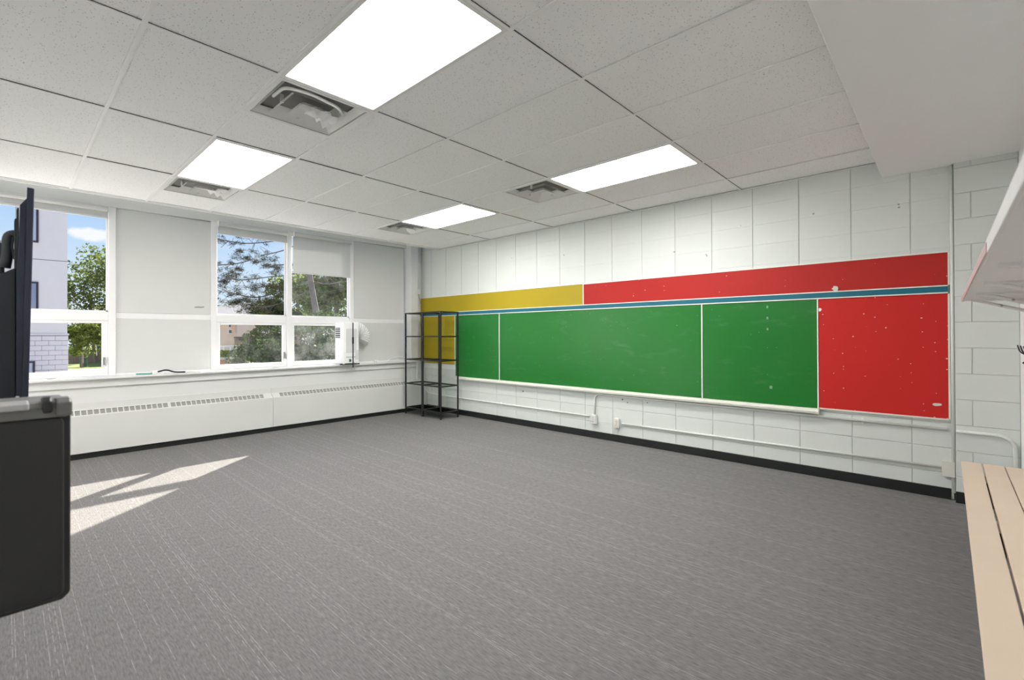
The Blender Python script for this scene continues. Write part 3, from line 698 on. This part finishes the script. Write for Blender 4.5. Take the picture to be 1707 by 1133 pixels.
# ------------------------------------------------------------------ bench and coat shelf on the right
t = thing('bench', 'beige painted slatted bench along the right wall', 'bench', (2.6, -.23, 0))
for y0, y1, e_ in ((-.165, -.068, 0), (-.272, -.173, .004), (-.380, -.277, 0)):
    bx(.70, 4.47, y0, y1, .437, .457 + e_ * .3).build('slat', M['bench'], t, bevel=.003)
for x_ in (.95, 2.1, 3.2, 4.2):
    l_ = MB().box(x_ - .025, x_ + .025, -.37, -.10, .395, .437).build('cross_bearer', M['bench'], t)
    bx(x_ - .02, x_ + .02, -.36, -.32, 0, .395).build('leg', M['black_metal'], t); bx(x_ - .02, x_ + .02, -.20, -.16, 0, .395).build('leg', M['black_metal'], t)
t = thing('coat_shelf', 'white coat shelf with worn pink front edge and wall brackets', 'shelf', (2.6, -.24, 1.55))
SZ = 1.552
bx(.95, 4.42, YS + .001, -.088, SZ, SZ + .018).build('board', M['shelf'], t, bevel=.002)
bx(.95, 4.42, -.088, -.079, SZ - .006, SZ + .034).build('front_lip', M['shelf'], t, bevel=.003)
tag(bx(1.75, 4.425, -.0785, -.0765, SZ - .005, SZ + .022).build('worn_edge', M['pink'], t, bevel=.0008, seg=1), 'worn pinkish front edge')
bx(.95, 4.40, YS + .001, YS + .018, SZ - .11, SZ).build('back_rail', M['shelf'], t, bevel=.002)
for x_ in (4.33, 3.62, 2.85, 2.1, 1.4):
    b_ = MB().tube([(x_, -.14, SZ - .004), (x_, -.17, SZ - .012), (x_, YS + .02, SZ - .085)], .010, 6).build('bracket', M['metal'], t)
    bx(x_ - .011, x_ + .011, YS + .02, -.12, SZ - .010, SZ).build('bracket_flange', M['metal'], b_)
    MB().tube([(x_ - .014, -.26, SZ - .042), (x_ - .008, -.26, SZ - .042)], .007, 8).build('screw', M['grey_metal'], b_)
hk = thing('coat_hook', 'black double coat hook nearest the far corner, under the coat shelf', 'hook', (4.34, YS, 1.2), 'row of black coat hooks')
MB().box(4.328, 4.352, YS, YS + .006, 1.13, 1.27).build('back_plate', M['hook'], hk)
MB().tube(bez([(4.34, YS + .004, 1.20), (4.34, YS + .035, 1.195), (4.34, YS + .062, 1.215), (4.34, YS + .072, 1.258)], .03), .0036, 8).build('upper_prong', M['hook'], hk, smooth=True)
MB().tube(bez([(4.34, YS + .004, 1.145), (4.34, YS + .030, 1.135), (4.34, YS + .050, 1.150)], .02), .006, 8).build('lower_prong', M['hook'], hk, smooth=True)
for i in range(1, 6):
    o = dup(hk); o.location.x = 4.34 - .16 * i
    o['label'] = 'black double coat hook on the right wall, ' + ('second', 'third', 'fourth', 'fifth', 'sixth')[i - 1] + ' from the far corner'

# ------------------------------------------------------------------ display on the left and the black case in front of it
TY = 2.45; DV = Vector((.021, 1, 0))
t = thing('display', 'dark navy flat display seen edge on beside the left window', 'display', (at(50, 668, TY).x, TY, at(47, 668, TY).z))
def slab(pxs, y0, y1, name, m, parent, bevel=0, label=None):
    P0 = [at(x_, y_, TY) + DV * (y0 - TY) for x_, y_ in pxs]; P1 = [p + DV * (y1 - y0) for p in P0]; n = len(P0)
    o = MB().add(P0 + P1, [tuple(range(n)), tuple(range(2 * n - 1, n - 1, -1))] + [(i, i + n, (i + 1) % n + n, (i + 1) % n) for i in range(n)]).build(name, m, parent, bevel=bevel, seg=2)
    if label: o['label'] = label
    return o
slab([(45, 311.5), (57.4, 314), (47.3, 668), (36, 668.5)], TY, TY + 1.24, 'screen_panel', M['tv'], t, .003)
slab([(45.4, 329), (33, 341), (31.5, 400), (30, 430), (27, 447), (27, 668.7), (37, 668.5)], TY + .004, TY + 1.0, 'back_housing', M['tv'], t, .002)
slab([(27, 445), (2, 455), (-9, 462), (-9, 672), (27, 668.7)], TY + .01, TY + .95, 'rear_box', M['tv2'], t, .004)
slab([(26, 660), (32, 660), (32, 666), (26, 666)], TY - .002, TY + .003, 'port_label', M['outlet'], t, 0, 'small pale label')
for (a_, b_, top_, bot_, y_) in ((27.2, 31.5, 345, 448, .35), (23.3, 27.2, 363, 452, .75)):
    slab([(a_, top_ + 4), (a_ + 1, top_), (b_, top_ - 1), (b_, bot_), (a_, bot_)], TY + .02, TY + .06, 'mount_rail', M['mount'], t, .001)
arm = []
for p_ in ((31, 391), (20, 390), (13, 392.5), (10.5, 400), (10.5, 415), (9, 432), (6, 446)):
    arm.append(at(p_[0] + 2, p_[1], TY + .10))
MB().tube(bez(arm, .012, 3), .016, 10).build('mount_arm', M['mount'], t, smooth=True)
MB().tube([at(22, 395, TY + .07), at(20, 410, TY + .07), at(24, 432, TY + .07)], .0035, 6).build('cable', M['tv2'], t)
e1 = at(11, 409, TY + .12); e2 = at(-10, 405, TY + .12)
MB().tube([e1, e2], .007, 8).build('mount_link', M['mount'], t)
e3 = at(1, 410, TY + .12); e4 = at(1, 470, TY + .12)
MB().tube([e3, e4], .010, 8).build('mount_post', M['mount'], t)
MB().tube([at(-9, 500, TY + .4), Vector((XW + .03, TY + .6, 1.45))], .025, 10).build('wall_arm', M['mount'], t)
bx(XW, XW + .035, TY + .45, TY + .75, 1.25, 1.65).build('wall_plate', M['mount'], t, bevel=.004)

KY = 1.30
t = thing('equipment_case', 'black plastic equipment case with grey top rail, cut off at left edge', 'case', (-.25, KY + .16, 0))
def kp(x_, y_, yy=KY): p = at(x_, y_, yy); return (p.x, p.z)
xr, zb_ = kp(117.5, 984, KY + .03); _, zt_ = kp(117, 700, KY + .03)
body = MB().prism([(-.52, zb_ - .018), (xr - .012, zb_ - .014), (xr, zb_ - .002), (xr, zt_ + .012), (-.52, zt_ + .012)], 'y', KY + .03, KY + .34).build('body', M['case'], t, bevel=.004)
x1_, z1_ = kp(107, 696); x2_, z2_ = kp(107, 996); x3_, z3_ = kp(100, 690)
MB().prism([(-.50, z2_ - .002), (x2_ - .012, z2_ + .002), (x2_, z2_ + .012), (x1_, z1_ - .006), (x1_ - .010, z1_ + .003), (-.50, z1_ + .004)], 'y', KY, KY + .035).build('front_panel', M['case'], t, bevel=.006, seg=3)
zr0 = kp(60, 700)[1]; 
zrt = kp(60, 672)[1]
MB().prism([(KY - .004, zr0 + .002), (KY + .002, zrt - .010), (KY + .014, zrt - .002), (KY + .034, zrt), (KY + .20, zrt - .004), (KY + .20, zr0)], 'x', -.52, xr - .006).build('top_rail', M['case_rail'], t, bevel=.003, seg=2)
xb2 = kp(49, 690)[0]
MB().prism([(KY - .006, zrt - .012), (KY + .002, zrt - .001), (KY + .030, zrt + .002), (KY + .06, zrt + .002), (KY + .06, zrt - .012)], 'x', -.52, xb2).build('light_band', M['case_band'], t, bevel=.003, seg=2)
xa_ = kp(70, 690)[0]; xb_ = kp(88, 690)[0]
MB().prism([(KY - .010, zrt - .020), (KY - .006, zrt + .002), (KY + .010, zrt + .010), (KY + .05, zrt + .008), (KY + .05, zrt - .02)], 'x', xa_, xb_).build('strap_loop', M['case'], t, bevel=.004, seg=2)
xc_ = kp(93, 690)[0]
MB().prism([(KY - .008, zr0 + .004), (KY - .004, zrt - .002), (KY + .012, zrt + .006), (KY + .06, zrt + .005), (KY + .06, zr0)], 'x', xc_, xr).build('corner_cap', M['case_rail'], t, bevel=.004, seg=2)
MB().tube([(-.30, KY + .19, .03), (-.30, KY + .19, zb_ - .01)], .03, 14).build('post', M['black_metal'], t)
bx(-.50, -.10, KY + .02, KY + .36, 0, .03).build('base', M['black_metal'], t, bevel=.008)

# ------------------------------------------------------------------ outside
GZ = -.70
def ground(name, y0, y1, x0, x1, m, z, label):
    return struct(bx(x0, x1, y0, y1, z - .3, z).build(name, M[m]), label)
ground('ground', WY + .3, 39.0, -60, 90, 'concrete_out', GZ, 'grey asphalt outside the windows')
ground('lawn', 39.0, 120, -80, 140, 'grass', GZ + .02, 'sunlit yellow green lawn beyond the asphalt')

# pale building on the left
bY = 28.0
b = thing('building', 'tall pale stucco building with masonry base, left of the tree', 'building', (1.1, bY, GZ))
bx(.36, 1.84, bY, bY + 9, 1.42, 9.5).build('stucco_wall', M['stucco'], b)
bx(.34, 1.90, bY - .04, bY + 9, 1.36, 1.43).build('ledge', M['oblock'], b)
base = bx(.36, 1.86, bY + .01, bY + 9, GZ - .1, 1.36).build('base_wall', M['ojoint'], b)
bx(.37, 1.845, bY - .004, bY + .004, 4.545, 4.57).build('control_joint', M['ojoint'], b)
me_ = bx(0, .40, 0, .03, 0, .195).mesh('masonry_block', bevel=.004, seg=1); me_.materials.append(M['oblock'])
half_ = bx(0, .195, 0, .03, 0, .195).mesh('masonry_block_half', bevel=.004, seg=1); half_.materials.append(M['oblock'])
for c in range(10):
    z = 1.345 - .207 * (c + 1)
    if z < GZ - .05: break
    xs = 1.87
    if c % 2: xs -= .2; o = bpy.data.objects.new('masonry_block', half_); C.objects.link(o); o.parent = base; o.location = Vector((1.87 - .195, bY - .012, z)) - wl(base)
    for k in range(3):
        xs -= .41 if k else .40
        o = bpy.data.objects.new('masonry_block', me_); C.objects.link(o); o.parent = base; o.location = Vector((xs, bY - .012, z)) - wl(base)
def owin(x0, x1, z0, z1, parent, y, name='window', fr=.07, fm='oframe', gm=None):
    f = MB().box(x0, x1, y - .05, y + .02, z0, z0 + fr).box(x0, x1, y - .05, y + .02, z1 - fr, z1).box(x0, x0 + fr, y - .05, y + .02, z0 + fr, z1 - fr).box(x1 - fr, x1, y - .05, y + .02, z0 + fr, z1 - fr).build(name, M[fm], parent)
    bx(x0 + fr, x1 - fr, y - .02, y + .01, z0 + fr, z1 - fr).build('pane', gm or M['opane'], f)
M['opane'] = mat('window_reflecting_sky', (.30, .32, .42, 1), .08, .6)
M['opane2'] = mat('pale_basement_pane', (.60, .60, .68, 1), .2)
owin(.45, .955, 2.39, 3.60, b, bY)
owin(.45, .955, 5.25, 6.75, b, bY, gm=M['opane2'])
owin(.42, .855, -.26, .28, b, bY - .03, gm=M['opane2'])
b = thing('building', 'lower pale building with grey roof edge, left of the display', 'building', (-3.0, 28.3, GZ))
bx(-8, .25, 28.3, 36, GZ, 5.15).build('stucco_wall', M['stucco'], b); bx(-8.1, .27, 28.2, 36.1, 5.15, 5.22).build('parapet_cap', M['grey_metal'], b)

# foliage
def cloud(n, clusters, size, seed, flat=1.0):
    r_ = random.Random(seed); V = []; Fc = []
    tot = sum(c[1].x * c[1].y * c[1].z for c in clusters) or 1
    for c, rad in clusters:
        k = max(20, int(n * (rad.x * rad.y * rad.z) / tot))
        for _ in range(k):
            while True:
                p = Vector((r_.uniform(-1, 1), r_.uniform(-1, 1), r_.uniform(-1, 1)))
                if p.length <= 1: break
            p = p.normalized() * (p.length ** .6)
            q = c + Vector((p.x * rad.x, p.y * rad.y, p.z * rad.z))
            a_ = Vector((r_.gauss(0, 1), r_.gauss(0, 1), r_.gauss(0, 1) * flat)).normalized(); b_ = a_.orthogonal().normalized()
            b_ = (Matrix.Rotation(r_.uniform(0, 6.28), 3, a_) @ b_); s_ = size * r_.uniform(.6, 1.3)
            i = len(V); V += [q - a_ * s_, q + b_ * s_ * .45, q + a_ * s_, q - b_ * s_ * .45]; Fc.append((i, i + 1, i + 2, i + 3))
    return MB().add(V, Fc)
def blobs(px, py, y, rx, rz, seed, n=9, ry=None):
    r_ = random.Random(seed); c = at(px, py, y); out = []
    for _ in range(n):
        a_ = r_.uniform(0, 6.28); q = math.sqrt(r_.random())
        out.append((c + Vector((math.cos(a_) * rx * q, r_.uniform(-1, 1) * (ry or rx) * .6, math.sin(a_) * rz * q)), Vector((rx * .42, (ry or rx) * .42, rz * .36)) * r_.uniform(.6, 1.1)))
    return out
def plant(name, label, cat, px, py, y, rx, rz, leafm, n, size, seed, stem=True, nb=9, group=None, extra=(), gz=GZ, lean=0):
    c = at(px, py, y); t = thing(name, label, cat, (c.x + lean, y, gz), group)
    cl = blobs(px, py, y, rx, rz, seed, nb)
    for e_ in extra: cl += blobs(*e_)
    tag(cloud(n, cl, size, seed).build('foliage', M[leafm], t, fix=False), kind='stuff')
    if stem:
        r_ = random.Random(seed + 1); s_ = MB(); tr = max(.05, rx * .05)
        s_.tube([(c.x + lean, y, gz - .1), (c.x + lean * .5, y, gz + (c.z - gz) * .5), (c.x, y, c.z)], tr, 8, radii=[tr * 1.3, tr, tr * .6])
        for k in range(9):
            q = cl[k % len(cl)][0]; z0 = gz + (c.z - gz) * r_.uniform(.4, .9)
            s_.tube([(c.x + lean * .4, y, z0), ((c.x + q.x) / 2, (y + q.y) / 2, (z0 + q.z) / 2 + .15), q], tr * .3, 5)
        s_.build('trunk', M['bark'], t)
    return t
plant('leafy_tree', 'light green leafy tree standing beside the pale building', 'tree', 150, 492, 46, 2.2, 3.3, 'leaf_green', 9500, .12, 11, nb=40, group='trees outside', lean=.3)
plant('leafy_tree', 'sunlit lower tree in front of the grey fence', 'tree', 137, 564, 40.2, .95, 1.05, 'leaf_green', 3000, .10, 12, nb=18, group='trees outside')
plant('leafy_shrub', 'yellow autumn shrub at the right of the lawn', 'shrub', 173, 604, 41, .35, .55, 'leaf_yellow', 500, .09, 13, nb=6, group='shrubs outside')
# fence, utility box, shed, far white-roofed house
t = thing('board_fence', 'weathered grey brown board fence behind the lawn', 'fence', (5, 47, GZ))
for k in range(26):
    x_ = 2.4 + k * .16
    bx(x_, x_ + .15, 47, 47.03, GZ, .30 + .03 * math.sin(k * 2.1)).build('board', M['fence'], t)
bx(2.4, 6.6, 47.03, 47.08, -.45, -.36).build('rail', M['fence'], t); bx(2.4, 6.6, 47.03, 47.08, .0, .09).build('rail', M['fence'], t)
u_ = at(139, 603, 41); t = thing('utility_box', 'small green utility box standing on the lawn', 'box', (u_.x, 41, GZ))
bx(u_.x - .17, u_.x + .17, 40.85, 41.15, GZ + .02, -.12).build('cabinet', M['utility'], t, bevel=.02); bx(u_.x - .19, u_.x + .19, 40.83, 41.17, -.12, -.08).build('lid', M['utility'], t, bevel=.015)
p_ = at(163, 572, 50); t = thing('garden_shed', 'dark green shed at the right behind the fence', 'shed', (p_.x + 1.5, 50, GZ))
bx(p_.x, p_.x + 3, 50, 52, GZ, 1.35).build('wall', M['shed'], t); MB().prism([(p_.x - .15, 1.33), (p_.x + 3.15, 1.33), (p_.x + 1.5, 1.75)], 'y', 49.8, 52.2).build('roof', M['stucco'], t)
p_ = at(172, 505, 62); t = thing('house', 'distant white roofed house behind the leafy tree', 'house', (p_.x + 2.2, 62, GZ))
bx(p_.x, p_.x + 7, 62, 68, GZ, p_.z - .2).build('wall', M['stucco'], t); MB().prism([(p_.x - .4, p_.z - .25), (p_.x + 7.4, p_.z - .25), (p_.x + 3.0, p_.z + 1.3)], 'y', 61.7, 68.3).build('roof', M['oblock'], t)

# peach house seen under the pine
hY = 45.0
P = lambda x_, y_, yy=hY: at(x_, y_, yy)
wl_ = P(352, 540); n1 = P(391, 540); n2 = P(391, 561); lowr = P(403, 574); r1 = P(452, 540)
h = thing('house', 'peach sided house with grey hip roof under the pine branches', 'house', (n1.x, hY, GZ))
zt = P(390, 527).z
bx(wl_.x - 2, n1.x, hY, hY + 8, GZ, zt).build('wall', M['house'], h)
bx(n1.x, r1.x + 3, hY - .6, hY + 8, n2.z, zt).build('upper_wall', M['house2'], h)
bx(n1.x - .05, r1.x + 3, hY - .65, hY + .1, n2.z - .14, n2.z).build('eave_board', M['oframe'], h)
bx(n1.x, r1.x + 3, hY + .5, hY + 8, GZ, n2.z).build('lower_wall', M['house'], h)
MB().prism([(hY - 2.2, n2.z - .75), (hY + .6, n2.z - .12), (hY + .6, n2.z - .3), (hY - 2.2, n2.z - .85)], 'x', n1.x + .5, r1.x + 3).build('porch_roof', M['roof'], h)
ev0, ev1 = P(345, 526).x - 1.2, r1.x + 3.6; pk = P(400, 510); e = MB()
e.add([(ev0, hY - 1, zt - .05), (ev1, hY - 1, zt - .05), (ev1, hY + 9, zt - .05), (ev0, hY + 9, zt - .05), (pk.x + .4, hY + 4, pk.z + .45), (ev1 - 3.5, hY + 4, pk.z + .45)], [(0, 1, 5, 4), (1, 2, 5), (2, 3, 4, 5), (3, 0, 4), (3, 2, 1, 0)])
e.build('hip_roof', M['roof'], h)
for (xa, ya, xb, yb) in ((380, 538, 386, 546), (380, 549, 387, 556)):
    a_, b_ = P(xa, yb), P(xb, ya); owin(a_.x, b_.x, a_.z, b_.z, h, hY - .02, fr=.05, fm='frame')
t = thing('porch_railing', 'white porch railing in front of the peach house', 'railing', (P(380, 578).x, 42, GZ))
ra, rb = at(362, 577, 42), at(415, 577, 42)
bx(ra.x, rb.x, 42, 42.08, ra.z - .05, ra.z + .06).build('top_rail', M['frame'], t); bx(ra.x, rb.x, 42, 42.08, GZ + .1, GZ + .18).build('bottom_rail', M['frame'], t)
for k in range(6):
    x_ = ra.x + (rb.x - ra.x) * k / 5; bx(x_ - .04, x_ + .04, 41.98, 42.1, GZ, ra.z).build('post', M['frame'], t)
for k in range(24):
    x_ = ra.x + (rb.x - ra.x) * (k + .5) / 24; bx(x_ - .015, x_ + .015, 42.02, 42.06, GZ + .18, ra.z - .05).build('baluster', M['frame'], t)
p_ = at(372, 603, 30); t = thing('terracotta_planter', 'orange terracotta planter with bright green leaves', 'planter', (p_.x, 30, GZ))
pz = p_.z + .12
bx(p_.x - .5, p_.x + .45, 29.7, 30.3, GZ, pz - .30).build('stand', M['concrete_out'], t)
MB().tube([(p_.x, 30, pz - .30), (p_.x, 30, pz - .1), (p_.x, 30, pz)], .3, 14, radii=[.24, .32, .36]).build('pot', M['pot'], t)
tag(cloud(420, blobs(371, 592, 30, .55, .30, 31, 7), .13, 32, .5).build('foliage', M['leaf_bright'], t, fix=False), kind='stuff')
plant('leafy_shrub', 'grey green shrub right of the orange planter', 'shrub', 398, 594, 27, .65, .55, 'leaf_grey', 1300, .07, 41, nb=9, group='shrubs outside')
plant('leafy_shrub', 'tall green shrub behind the pine window, right part', 'shrub', 446, 576, 24, 1.2, 1.3, 'leaf_green', 6500, .085, 42, nb=26, group='shrubs outside', extra=((425, 592, 24, .6, .5, 77, 6),))
plant('leafy_shrub', 'dark dense shrub filling the lower pane by the air conditioner', 'shrub', 521, 582, 15, 1.3, 1.0, 'leaf_dark', 9000, .06, 43, nb=34, group='shrubs outside')
plant('leafy_tree', 'yellow green tree behind the leaning pine trunk', 'tree', 560, 492, 28, 2.3, 2.1, 'leaf_haze', 8000, .13, 44, nb=34, group='trees outside', extra=((572, 455, 28, 1.5, 1.2, 78, 10),))
plant('leafy_tree', 'olive green tree left of the leaning pine trunk', 'tree', 497, 508, 38, 2.5, 2.0, 'leaf_green', 7000, .15, 45, nb=30, group='trees outside', extra=((516, 478, 38, 1.6, 1.8, 80, 14),))
plant('leafy_tree', 'dark green tree low behind the house corner', 'tree', 455, 520, 33, 1.3, .8, 'leaf_dark', 2600, .14, 46, nb=14, group='trees outside')
plant('leafy_tree', 'small distant tree left of the peach house roof', 'tree', 356, 517, 72, 1.7, 1.6, 'leaf_green', 1200, .18, 47, nb=8, group='trees outside')

# the pine
py_ = 18.0
tb = at(548, 625, py_); t = thing('pine_tree', 'leaning pine tree with long drooping branches across the windows', 'tree', (at(531, 570, py_).x, py_, GZ))
tr_ = [at(538, 640, py_), at(534.5, 575, py_), at(527, 520, py_), at(518, 470, py_), at(509, 400, py_), at(502, 300, py_), at(497, 180, py_)]
tr_[0].z = GZ - .1
MB().tube(tr_, .1, 12, radii=[.16, .13, .115, .105, .10, .09, .06]).build('trunk', M['bark'], t, smooth=True)
BR = [[(500, 392), (470, 400), (440, 404), (412, 406), (387, 403), (361, 398)], [(506, 402), (477, 416), (455, 422), (437, 425), (418, 433), (399, 439), (375, 441), (361, 442)],
      [(512, 448), (478, 459), (451, 461), (424, 465), (394, 467), (380, 462), (364, 470)], [(516, 470), (467, 485), (440, 494), (424, 496), (406, 493), (387, 488), (371, 482)],
      [(520, 482), (485, 498), (460, 508), (440, 512), (420, 508), (402, 505)], [(505, 360), (480, 376), (450, 385), (420, 388), (380, 384)],
      [(511, 440), (480, 441), (462, 441), (447, 446)], [(517, 468), (545, 474), (575, 468), (600, 472)], [(512, 430), (540, 446), (575, 452)]]
r_ = random.Random(91); bm_ = MB(); ND = []; 
def clump(p, s_, n):
    for _ in range(n):
        d_ = Vector((r_.gauss(0, 1), r_.gauss(0, 1), r_.gauss(0, 1) * .7)).normalized(); o_ = d_.orthogonal().normalized() * .009
        q0 = p + Vector((r_.gauss(0, 1), r_.gauss(0, 1), r_.gauss(0, .6))) * s_ * .45; i = len(ND); ND.extend([q0 - o_, q0 + o_, q0 + d_ * s_ * .8])
for bi, br in enumerate(BR):
    pts = [at(x_, y_, py_ + (r_.uniform(-.5, .5) if k else 0)) for k, (x_, y_) in enumerate(br)]
    bm_.tube(bez(pts, .3, 3), .02, 6, radii=None)
    for k in range(len(pts) - 1):
        for q in range(5):
            u_ = r_.random(); p = pts[k].lerp(pts[k + 1], u_); frac = (k + u_) / (len(pts) - 1)
            if frac < .18: continue
            s_ = Vector((r_.uniform(-.35, .1), r_.uniform(-.4, .4), r_.uniform(-.35, .25)))
            bm_.tube([p, p + s_], .008, 4)
            if r_.random() < (.55 if bi < 2 or bi == 5 else .95): clump(p + s_, r_.uniform(.10, .17), 46)
for (x_, y_, s_) in ((383, 462, .22), (375, 470, .16), (397, 448, .12), (412, 430, .16), (427, 436, .16), (445, 442, .16), (462, 446, .18), (400, 418, .14), (440, 476, .22), (425, 480, .2), (455, 478, .2), (410, 500, .26), (425, 506, .28), (445, 500, .26), (460, 500, .28), (470, 480, .22), (395, 502, .2), (415, 514, .22), (386, 506, .2), (470, 512, .2), (437, 512, .24)):
    clump(at(x_, y_, py_ + r_.uniform(-.4, .4)), s_, 150)
bm_.build('branches', M['bark'], t, fix=False)
tag(MB().add(ND, [(i, i + 1, i + 2) for i in range(0, len(ND), 3)]).build('needles', M['needle'], t, fix=False), kind='stuff')
